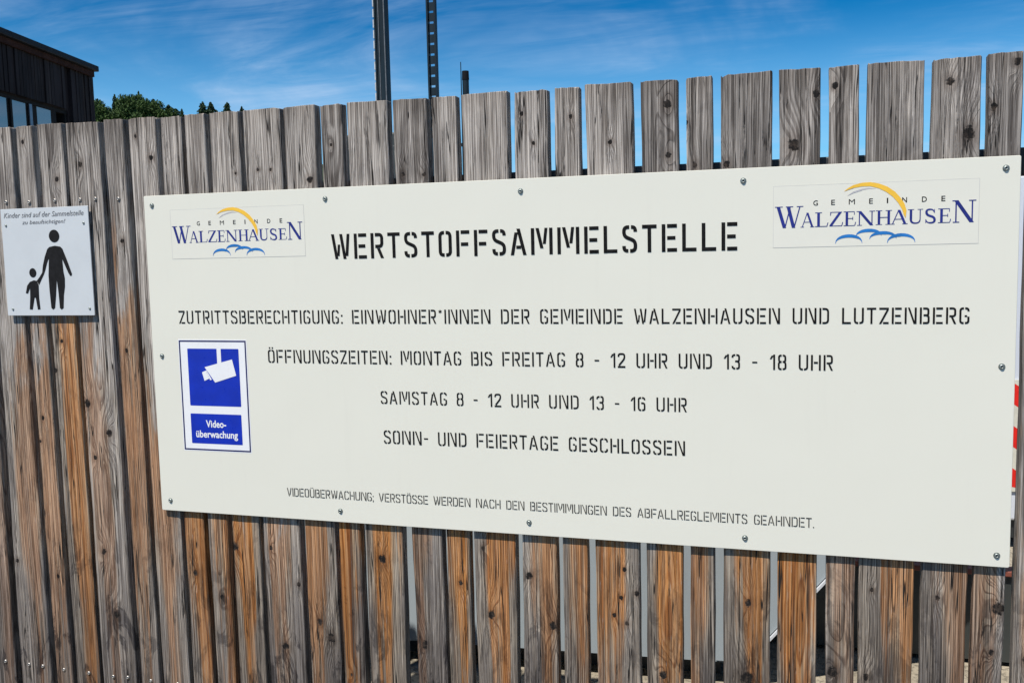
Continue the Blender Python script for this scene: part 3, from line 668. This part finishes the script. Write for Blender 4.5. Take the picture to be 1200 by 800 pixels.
KN = {1: [(-2.293, .706, .008)], 2: [(-2.159, 1.971, .007), (-2.156, 1.156, .008), (-2.172, 1.085, .006), (-2.141, .669, .007)], 3: [(-2.046, 1.86, .009), (-2.068, 1.388, .007), (-2.10, 1.3, .012)], 4: [(-1.959, 1.898, .011), (-1.988, 1.205, .013), (-1.919, 1.118, .015), (-1.973, 1.044, .009), (-1.965, .76, .012), (-1.934, .568, .012)], 5: [(-1.832, 1.676, .009), (-1.841, 1.363, .007)], 6: [(-1.767, 1.966, .006), (-1.72, 1.905, .009), (-1.816, .474, .008)], 8: [(-1.563, .653, .010)], 9: [(-1.451, 1.85, .005), (-1.515, .808, .016)], 10: [(-1.382, 1.856, .0055), (-1.343, 1.854, .0055), (-1.397, .811, .008), (-1.365, .529, .013), (-1.316, .714, .008)], 11: [(-1.225, 1.822, .012), (-1.254, .612, .011), (-1.219, .569, .014)], 12: [(-1.16, 1.91, .006), (-1.164, .469, .006)], 13: [(-1.058, .805, .014)], 14: [(-.961, 1.823, .008), (-.902, 1.821, .008), (-.942, .578, .013)], 15: [(-.834, .757, .009)], 16: [(-.77, .854, .009), (-.751, .679, .014)], 17: [(-.641, 1.955, .007), (-.612, 1.884, .0055), (-.586, .665, .013), (-.647, .791, .011)], 18: [(-.517, 1.941, .007)], 19: [(-.422, 1.875, .007), (-.399, .828, .007), (-.408, .755, .007), (-.394, .69, .008), (-.37, .769, .008), (-.426, .709, .007)], 20: [(-.286, 1.955, .013), (-.284, 1.838, .009), (-.304, .567, .013)], 21: [(-.242, 1.912, .007), (-.223, 1.813, .009)], 22: [(-.151, 1.81, .010), (-.1, .768, .011), (-.102, .58, .02)], 23: [(-.002, 1.847, .017), (.046, 1.957, .009)], 24: [(.086, 1.972, .009), (.092, .616, .016)], 25: [(.177, .825, .006), (.167, .615, .01)], 26: [(.32, 1.963, .012), (.359, 1.85, .017), (.317, .817, .008)], 27: [(.406, 1.903, .01), (.448, 1.994, .009), (.441, .806, .018), (.43, .701, .008)]}
STREAK = {3: .02, 7: .01, 10: -.01, 11: -.015, 12: -.012, 13: .0, 15: .005, 16: .015, 17: .03, 19: -.02, 20: .018, 22: .022, 23: .0, 24: .01, 25: .035, 26: .03}
RING = {8: (.0, .030, .0075), 12: (.0, .028, .0075), 20: (.01, .030, .0062), 23: (.01, .035, .0058), 25: (-.11, .05, .0045), 21: (.06, .03, .0065), 4: (.0, .035, .006), 24: (-.01, .03, .007), 3: (.0, .028, .006), 16: (-.08, .05, .0045), 18: (-.08, .04, .005)}
def screw_head_mesh(name, r, h, m, hexed=True):
    bm = bmesh.new(); segs = 14; rings_ = [(r, 0), (r * .96, h * .45), (r * .72, h * .85), (r * .42, h), (r * .36, h * .55)]
    vs = []
    for rad, d in rings_: vs.append([bm.verts.new((rad * math.cos(2 * math.pi * k / segs), -d, rad * math.sin(2 * math.pi * k / segs))) for k in range(segs)])
    for a_, b2 in zip(vs, vs[1:]):
        for k in range(segs): bm.faces.new((a_[k], a_[(k + 1) % segs], b2[(k + 1) % segs], b2[k]))
    f = bm.faces.new(vs[-1]); f.material_index = 1
    bmesh.ops.recalc_face_normals(bm, faces=bm.faces[:]); me = bpy.data.meshes.new(name); bm.to_mesh(me); bm.free()
    me.materials.append(MT[m]); me.materials.append(MT['socket'])
    for p in me.polygons: p.use_smooth = p.material_index == 0
    return me
plank_screw = screw_head_mesh('plank_screw', .0058, .0042, 'bright_steel')
def plank(xa0, xa1, xb0, xb1, top, tone, orange, oz, lowd, knots, key):
    rn = random.Random(key * 17 + 3); wa, wb = xa1 - xa0, xb1 - xb0; ca, cb = (xa0 + xa1) / 2, (xb0 + xb1) / 2; xc = (ca + cb) / 2
    yoff = rn.uniform(-.0008, .002); th = TH + rn.uniform(-.001, .002); NZ = 26; bev = .0022
    v = []; f = []; ph = [rn.uniform(0, 6.28) for _ in range(6)]; slant = rn.uniform(-.0015, .0015)
    for j in range(NZ + 1):
        z = .05 + (top - .05) * j / NZ; t = (z - .68) / 1.17; c = cb + (ca - cb) * t - xc; hw = (wb + (wa - wb) * t) / 2
        hw -= .0006; l = -hw + .0009 * math.sin(z * 9 + ph[0]) + .0006 * math.sin(z * 23 + ph[1]); r_ = hw + .0009 * math.sin(z * 8 + ph[2]) + .0006 * math.sin(z * 27 + ph[3]); cup = .0012 * math.sin(z * 2 + ph[4])
        bb = bev
        if j == NZ: bb = bev
        NF = 9; ring_ = [(l, bb)] + [(l + bb + (r_ - l - 2 * bb) * q / (NF - 1), cup * .5 * math.sin(math.pi * q / (NF - 1))) for q in range(NF)] + [(r_, bb), (r_, th - bb), (r_ - bb, th), (l + bb, th), (l, th - bb)]
        for q, (x_, y_) in enumerate(ring_):
            dzt = 0.
            if j == NZ:
                dzt = slant * x_ / hw + rn.uniform(-.0013, .0007)
                if q in (0, 1, NF, NF + 1) and rn.random() < .35: dzt -= rn.uniform(.001, .004)
            v.append((c + x_, yoff + y_, z + dzt))
    k = len(ring_)
    for j in range(NZ):
        for q in range(k): q2 = (q + 1) % k; f.append((j * k + q, j * k + q2, (j + 1) * k + q2, (j + 1) * k + q))
    # chamfered top end
    base = len(v); zt = top
    for q in range(k):
        x_, y_, z_ = v[NZ * k + q]; cxx = (xa0 + xa1) / 2 - xc; v.append((cxx + (x_ - cxx) * .982, yoff + th / 2 + (y_ - yoff - th / 2) * .93, z_ + .0010))
    for q in range(k): q2 = (q + 1) % k; f.append((NZ * k + q, NZ * k + q2, base + q2, base + q))
    f.append(tuple(base + q for q in range(k))); f.append(tuple(range(k))[::-1])
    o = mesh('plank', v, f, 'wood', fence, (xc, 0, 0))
    o['grain'] = [float(key * 3.713 + 1.3), 0., 0.]
    if key in RING: rx, dp, sp = RING[key]
    else: rx, dp, sp = rn.choice([-1, 1]) * rn.uniform(.035, .11), rn.uniform(.03, .07), rn.uniform(.0038, .0058)
    o['grain'] = [float(key * 3.713 + 1.3), float(rx), float(dp)]
    o['weather'] = [float(tone), float(orange), float(oz)]; o['grain2'] = [float(sp), float(STREAK.get(key, rn.uniform(-.03, .03))), float(lowd)]
    for i in range(6):
        if i < len(knots): o['knot%d' % i] = [float(knots[i][0] - xc), float(knots[i][1]), float(knots[i][2] * .82)]
        else: o['knot%d' % i] = [0., -9., .001]
    return o, xc, yoff
SCR = {1: [(-2.2337, 1.8012), (-2.2768, .3761), (-2.2242, .3764)], 2: [(-2.1494, 1.7981), (-2.1435, .3744)], 3: [(-2.0571, 1.7996), (-2.0512, .3739)], 4: [(-1.9668, 1.7986), (-1.9134, 1.799), (-1.9607, .3735), (-1.9081, .3768)], 5: [(-1.8347, 1.796), (-1.8263, .3756)], 0: [(-2.3665, .3774), (-2.37, 1.80)]}
left = []; xx = -2.46
rl = random.Random(21)
for k in range(6):                               # planks continuing past both edges of the frame
    ww = rl.choice([.065, .09, .115]); xx -= .017; left.append((xx - ww, xx)); xx -= ww
right = []; xx = .562
for k in range(10):
    ww = rl.choice([.065, .09, .115]); xx += .017; right.append((xx, xx + ww)); xx += ww
ALL = dict(PL)
for i, (a_, b2) in enumerate(left): ALL[-1 - i] = (a_ + .01, b2 + .01, a_, b2, 2.015, .02, .7, 1.5, .8)
for i, (a_, b2) in enumerate(right): ALL[29 + i] = (a_, b2, a_, b2, 2.014, -.06, .6, 1.1, .7)
for key, p in sorted(ALL.items()):
    rn = random.Random(key)
    kn = KN.get(key) or [(rn.uniform(p[2] + .02, p[3] - .02), rn.uniform(.5, 1.95), rn.uniform(.006, .012)) for _ in range(3)]
    o, xc, yo = plank(*p, kn, key)
    for (sx, sz) in SCR.get(key, [((p[2] + p[3]) / 2 + rn.uniform(-.008, .008), .376), ((p[0] + p[1]) / 2 + rn.uniform(-.008, .008), 1.798 if p[0] > .46 or p[1] < -1.75 else 1.782)]):
        link('screw', plank_screw, o, (sx - xc, yo, sz))
XL, XR = left[-1][0], right[-1][1]
for z0 in (1.76, .345):
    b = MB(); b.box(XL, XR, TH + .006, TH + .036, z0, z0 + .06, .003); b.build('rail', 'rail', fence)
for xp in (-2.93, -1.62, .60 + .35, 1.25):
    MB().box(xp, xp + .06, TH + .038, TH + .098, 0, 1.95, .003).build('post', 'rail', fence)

# ------------------------------------------------------------------ the large information board
X0, X1, Z0, Z1 = -1.7416, .4584, .9039, 1.7990
board = tag(empty('information_board', (-.6416, 0, 0)), 'large cream metal information board with black stencil lettering screwed to the fence', 'sign')
def brel(o): o.location.x += .6416; return o
def panel_mesh(x0, x1, z0, z1, t_, rr_, b_):
    pts = []
    for cx0, cz0, a0 in ((x1 - rr_, z1 - rr_, 0), (x0 + rr_, z1 - rr_, 90), (x0 + rr_, z0 + rr_, 180), (x1 - rr_, z0 + rr_, 270)):
        for k in range(5): a = R(a0 + 90 * k / 4); pts.append((cx0 + rr_ * math.cos(a), cz0 + rr_ * math.sin(a)))
    cx0, cz0 = (x0 + x1) / 2, (z0 + z1) / 2; n = len(pts)
    sh = lambda d: [(x - math.copysign(d, x - cx0), z - math.copysign(d, z - cz0)) for x, z in pts]
    v = []; f = []
    for (y, d) in ((0, b_), (b_, 0), (t_, 0)): v += [(x, y, z) for x, z in sh(d)]
    f.append(tuple(range(n)))
    for L_ in (0, 1):
        for k in range(n): q = (k + 1) % n; f.append((L_ * n + q, L_ * n + k, (L_ + 1) * n + k, (L_ + 1) * n + q))
    f.append(tuple(range(3 * n - 1, 2 * n - 1, -1)))
    return v, f
v, f = panel_mesh(X0, X1, Z0, Z1, .003, .004, .0007); brel(mesh('panel', v, f, 'panel', board))
ly = -.0006
brel(stencil_line('WERTSTOFFSAMMELSTELLE', -1.165, -.1255, 1.6125, .0650, .133, 'slot', board, ly, 1.06 if False else .98))
brel(stencil_line('ZUTRITTSBERECHTIGUNG: EINWOHNER*INNEN DER GEMEINDE WALZENHAUSEN UND LUTZENBERG', -1.648, .366, 1.4423, .0362, .118, 'slot', board, ly))
brel(stencil_line('ÖFFNUNGSZEITEN: MONTAG BIS FREITAG 8 - 12 UHR UND 13 - 18 UHR', -1.370, .0859, 1.3357, .0357, .118, 'slot', board, ly))
brel(stencil_line('SAMSTAG 8 - 12 UHR UND 13 - 16 UHR', -1.0392, -.243, 1.2311, .0341, .118, 'slot', board, ly))
brel(stencil_line('SONN- UND FEIERTAGE GESCHLOSSEN', -1.0343, -.2473, 1.125, .0358, .118, 'slot', board, ly))
brel(stencil_line('VIDEOÜBERWACHUNG; VERSTÖSSE WERDEN NACH DEN BESTIMMUNGEN DES ABFALLREGLEMENTS GEAHNDET.', -1.3310, .0483, .9675, .0232, .105, 'slot_small', board, ly))
bs = screw_head_mesh('board_screw', .0058, .0042, 'steel')
for sx, sz in [(-1.7153, 1.772), (-1.1779, 1.7704), (-.644, 1.7685), (-.1122, 1.7704), (.4298, 1.7735), (-1.7108, 1.3504), (-1.7107, .9333), (-1.1706, .9345), (-.6403, .9363), (-.1076, .9326), (.4323, .930), (.4321, 1.3495)]:
    o = brel(link('screw', bs, board, (sx, -.0002, sz))); o.rotation_euler = (0, random.uniform(0, 3), 0)
    wsh = MB().cyl(0, 0, 0, .0009, .0070, n=18).build('washer', 'steel', board, (sx, 0, sz)); wsh.rotation_euler = (R(90), 0, 0); brel(wsh)

SER = {
 'A': (.92, lambda: hp((.09, 0), (.44, 1), .055) + hp((.45, 1), (.80, 0), .15) + rc(.24, .62, .33, .375) + rc(-.02, .22, 0, .04) + rc(.64, .94, 0, .04)),
 'L': (.68, lambda: rc(.11, .25, .04, .96) + rc(.0, .36, .96, 1) + rc(.0, .64, 0, .045) + hp((.62, .045), (.67, .28), .045)),
 'Z': (.75, lambda: rc(.07, .70, .95, 1) + hp((.10, .05), (.60, .95), .16) + rc(.03, .71, 0, .05) + hp((.70, .05), (.74, .28), .045) + hp((.08, .76), (.10, .95), .045)),
 'E': (.68, lambda: rc(.11, .25, .04, .96) + rc(.0, .60, .96, 1) + rc(.25, .50, .49, .535) + rc(.0, .62, 0, .04) + hp((.62, .04), (.66, .26), .045) + hp((.59, .76), (.59, .96), .04) + rc(.485, .525, .40, .62)),
 'N': (.92, lambda: rc(.12, .175, .04, .99) + hp((.15, 1), (.76, 0), .17) + rc(.745, .80, .08, .96) + rc(.0, .10, .96, 1) + rc(.03, .28, 0, .04) + rc(.64, .92, .96, 1)),
 'H': (.9, lambda: rc(.11, .25, .04, .96) + rc(.65, .79, .04, .96) + rc(.25, .65, .49, .535) + rc(.0, .36, .96, 1) + rc(.0, .36, 0, .04) + rc(.54, .90, .96, 1) + rc(.54, .90, 0, .04)),
 'U': (.86, lambda: rc(.11, .25, .30, .96) + rc(.67, .725, .30, .96) + thick([(.18, .30), (.20, .03), (.67, .03), (.6975, .30)], .09, .25, lambda t: .14 - .085 * t) + rc(.0, .36, .96, 1) + rc(.55, .86, .96, 1)),
 'S': (.6, lambda: thick([(.50, .74), (.47, .97), (.08, .97), (.07, .60), (.53, .40), (.52, .03), (.08, .03), (.05, .27)], .1, .2, lambda t: .045 + .10 * math.sin(math.pi * t)) + hp((.515, .72), (.515, .98), .035) + hp((.04, .02), (.04, .28), .035)),
 'W': (1.3, lambda: hp((.16, .96), (.44, 0), .16) + hp((.46, 0), (.70, .96), .05) + hp((.62, .96), (.86, 0), .16) + hp((.88, 0), (1.14, .96), .05) + rc(.0, .36, .96, 1) + rc(.50, .84, .96, 1) + rc(1.00, 1.3, .96, 1)),
}
def logo(dx, dz, sc_, film):
    """municipal logo; coordinates are those of the right-hand sticker"""
    FX = lambda x: (x - .1672) * sc_ + dx; FZ = lambda z: (z - 1.6855) * sc_ + dz
    x0, x1, z0, z1 = FX(-.046), FX(.380), FZ(1.616), FZ(1.755)
    st = MB().box(x0, x1, -.0003, .0002, z0, z1).build('logo_sticker', 'film', board); brel(st)
    e = .0007; MB().flat([(x0, z0), (x1, z0), (x1, z0 + e), (x0, z0 + e)], -.0004).flat([(x0, z1 - e), (x1, z1 - e), (x1, z1), (x0, z1)], -.00041).flat([(x0, z0 + e), (x0 + e, z0 + e), (x0 + e, z1 - e), (x0, z1 - e)], -.00042).flat([(x1 - e, z0 + e), (x1, z0 + e), (x1, z1 - e), (x1 - e, z1 - e)], -.00043).build('edge', 'film_edge', st)
    L = [('W', -.042, .0195, 1.6605, .0482), ('A', .0145, .0430, 1.6608, .0325), ('L', .0450, .0730, 1.6611, .0320), ('Z', .0745, .1040, 1.6611, .0320), ('E', .1055, .1315, 1.6612, .0320), ('N', .1325, .1710, 1.6612, .0318), ('H', .1725, .2060, 1.6616, .0315), ('A', .2035, .2375, 1.6618, .0312), ('U', .2380, .2690, 1.6622, .0312), ('S', .2730, .2950, 1.6622, .0308), ('E', .2990, .3250, 1.6622, .0308), ('N', .3270, .3740, 1.6617, .0478)]
    b = MB()
    for ch, a_, b2, z, h in L:
        wd, fn = SER[ch]; put_polys(b, fn(), -.0006, lambda t, a_=a_, b2=b2, wd=wd: FX(a_ + (b2 - a_) * t / wd), lambda t, z=z, h=h: FZ(z + t * h))
    b.build('lettering', 'navy', st)
    for ch, cxx in zip('GEMEINDE', (.0458, .083, .1225, .1624, .1963, .2311, .2711, .309)):
        hw = {'I': .0014, 'M': .0064, 'E': .0040}.get(ch, .0050) * sc_
        font_text(ch, (FX(cxx) - hw, FX(cxx) + hw, FZ(1.7085), .0116 * sc_), 'black', st, -.0007, 'letter', offset=0. if ch == 'M' else .012)
    outer = [(.1052, 1.7375), (.1148, 1.7450), (.1252, 1.7507), (.1429, 1.7551), (.1606, 1.7558), (.1782, 1.7520), (.1958, 1.7445), (.2112, 1.7332), (.2223, 1.7202), (.2312, 1.7060), (.2353, 1.6920), (.2339, 1.6749)]
    inner = [(.1052, 1.7375), (.1150, 1.7412), (.1253, 1.7442), (.1430, 1.7470), (.1607, 1.7468), (.1784, 1.7415), (.1938, 1.7330), (.2071, 1.7222), (.2181, 1.7088), (.2262, 1.6946), (.2298, 1.6829), (.2339, 1.6749)]
    b = MB()
    for i in range(len(outer) - 1):
        q = [inner[i], inner[i + 1], outer[i + 1], outer[i]]; q = [q[k] for k in range(4) if q[k] != q[k - 1]]
        put_polys(b, [q], -.0008, FX, FZ)
    b.build('sun_arc', 'yellow', st)
    b = MB(); go = [(.1121, 1.7269), (.1253, 1.7367), (.1431, 1.7420), (.1580, 1.7434), (.1720, 1.7405)]; gi = [(.1121, 1.7269), (.1254, 1.7330), (.1431, 1.7383), (.1580, 1.7410), (.1720, 1.7404)]
    for i in range(4):
        q = [gi[i], gi[i + 1], go[i + 1], go[i]]; q = [q[k] for k in range(4) if q[k] != q[k - 1]]; put_polys(b, [q], -.0005, FX, FZ)
    b.build('arc_shadow', 'shade_grey', st)
    for a_, c_, pk in ((.0884, .1454, 1.6427), (.1318, .1851, 1.6538), (.1600, .2159, 1.6477), (.1967, .2543, 1.6421)):
        zb = {.0884: 1.6228, .1318: 1.6380, .1600: 1.6310, .1967: 1.6218}[a_]; b = MB(); n = 12
        for i in range(n):
            pp = []
            for t, up in ((i / n, 0), ((i + 1) / n, 0), ((i + 1) / n, 1), (i / n, 1)):
                th = math.pi * t; xx_ = (a_ + c_) / 2 - (c_ - a_) / 2 * math.cos(th) * (1 - .04 * (1 - up)); hh = pk - zb - (0 if up else .0072)
                pp.append((xx_, zb + max(0, hh) * math.sin(th) ** .85))
            put_polys(b, [pp], -.0006, FX, FZ)
        b.build('cloud_arc', 'sky_blue', st)
    return st
s1 = logo(-1.4495, 1.6900, .975, 'film'); s1['label'] = 'logo sticker at the top left of the board'
s2 = logo(.1672, 1.6855, 1.0, 'film'); s2['label'] = 'logo sticker at the top right of the board'

# video surveillance sticker
vs = brel(MB().box(-1.6553, -1.4352, -.0003, .0002, 1.0820, 1.3985).build('video_sticker', 'sticker_white', board))
b = MB(); xa, xb, za, zb, e = -1.6530, -1.4378, 1.0845, 1.3955, .0043
b.flat([(xa, za), (xb, za), (xb, za + e), (xa, za + e)], -.0005).flat([(xa, zb - e), (xb, zb - e), (xb, zb), (xa, zb)], -.0005).flat([(xa, za + e), (xa + e, za + e), (xa + e, zb - e), (xa, zb - e)], -.0005).flat([(xb - e, za + e), (xb, za + e), (xb, zb - e), (xb - e, zb - e)], -.0005)
b.build('border', 'dark_navy', vs)
def rrect(x0, x1, z0, z1, r_):
    p = []
    for cx0, cz0, a0 in ((x1 - r_, z1 - r_, 0), (x0 + r_, z1 - r_, 90), (x0 + r_, z0 + r_, 180), (x1 - r_, z0 + r_, 270)):
        for k in range(4): a = R(a0 + 30 * k); p.append((cx0 + r_ * math.cos(a), cz0 + r_ * math.sin(a)))
    return p
MB().flat(rrect(-1.6262, -1.4618, 1.2115, 1.3725, .002), -.0006).build('blue_field', 'blue', vs)
MB().flat(rrect(-1.6272, -1.4632, 1.1040, 1.1890, .002), -.0006).build('text_field', 'blue', vs)
b = MB().flat([(-1.5310, 1.318), (-1.5180, 1.318), (-1.5180, 1.3727), (-1.5310, 1.3727)], -.0010).flat([(-1.5406, 1.278), (-1.4726, 1.2984), (-1.4835, 1.3433), (-1.5724, 1.3207)], -.0012)
b.flat([(-1.5749, 1.2822), (-1.5590, 1.2890), (-1.5695, 1.3110), (-1.5817, 1.3062)], -.0011); b.flat([(-1.5565, 1.2845), (-1.5510, 1.2862), (-1.5670, 1.3120), (-1.5690, 1.3112)], -.00115)
b.build('camera_pictogram', 'sticker_white', vs)
font_text('Video-', (-1.5780, -1.5130, 1.1505, .0205), 'sticker_white', vs, -.0010, offset=.022)
font_text('überwachung', (-1.6120, -1.4770, 1.1150, .0265), 'sticker_white', vs, -.0010, offset=.022)

# ------------------------------------------------------------------ small white notice on the left
sg = tag(empty('notice_sign', (-2.089, 0, 0)), 'small white notice with black adult and child pictogram screwed to the left planks', 'sign')
def srel(o): o.location.x += 2.089; return o
v, f = panel_mesh(-2.2450, -1.9322, 1.4660, 1.7799, .003, .002, .0006); srel(mesh('panel', v, f, 'white_panel', sg))
disc = lambda cx0, cz0, rx, rz, n=24: [(cx0 + rx * math.cos(2 * math.pi * k / n), cz0 + rz * math.sin(2 * math.pi * k / n)) for k in range(n)]
adult = [(-2.0840, 1.6600), (-2.0760, 1.6660), (-2.0560, 1.6690), (-2.0370, 1.6660), (-2.0300, 1.6600), (-2.0162, 1.6260), (-2.0020, 1.5869), (-2.0035, 1.5815), (-2.0090, 1.5810), (-2.0150, 1.5900), (-2.0330, 1.6300), (-2.0319, 1.5961), (-2.0284, 1.5743), (-2.0300, 1.5500), (-2.0358, 1.5250), (-2.0400, 1.4880), (-2.0475, 1.4831), (-2.0531, 1.4880), (-2.0544, 1.5312), (-2.0575, 1.5704), (-2.0642, 1.5225), (-2.0705, 1.4880), (-2.0778, 1.4832), (-2.0838, 1.4885), (-2.0860, 1.5402), (-2.0860, 1.5838), (-2.0805, 1.6340), (-2.0885, 1.6185), (-2.0960, 1.5990), (-2.1020, 1.5870), (-2.1080, 1.5920), (-2.1040, 1.6120), (-2.0950, 1.6380)]
arm = [(-2.1020, 1.5870), (-2.1120, 1.5720), (-2.1220, 1.5560), (-2.1300, 1.5680), (-2.1180, 1.5800), (-2.1080, 1.5920)]
child = [(-2.1240, 1.5560), (-2.1255, 1.5208), (-2.1236, 1.4845), (-2.1330, 1.4838), (-2.1379, 1.5187), (-2.1420, 1.5188), (-2.1519, 1.4838), (-2.1625, 1.4845), (-2.1580, 1.5189), (-2.1560, 1.5480), (-2.1650, 1.5310), (-2.1727, 1.5325), (-2.1660, 1.5542), (-2.1556, 1.5651), (-2.1400, 1.5700), (-2.1300, 1.5680)]
b = MB()
for i_, q in enumerate((adult, arm, child)):
    if area(q) < 0: q = q[::-1]
    tris = tessellate_polygon([[Vector((x_, z_, 0)) for x_, z_ in q]])
    for tr_ in tris:
        p3 = [q[k] for k in tr_]; b.flat(p3 if area(p3) > 0 else p3[::-1], -.0006 - .00004 * i_)
b.flat(disc(-2.0565, 1.6970, .0186, .0184), -.0006).flat(disc(-2.1421, 1.5919, .0128, .0136), -.0006)
srel(b.build('pictogram', 'black', sg))
srel(font_text('Kinder sind auf der Sammelstelle', (-2.2335, -1.9475, 1.7535, .0150), 'faded', sg, -.0006, shear=.28))
srel(font_text('zu beaufsichtigen!', (-2.1680, -2.0130, 1.7300, .0150), 'faded', sg, -.0006, shear=.28))
ss_ = screw_head_mesh('notice_screw', .0038, .0025, 'steel')
for sx, sz in ((-2.228, 1.7321), (-1.9499, 1.7314), (-2.2244, 1.4852), (-1.9477, 1.4862)): srel(link('screw', ss_, sg, (sx, -.0002, sz)))
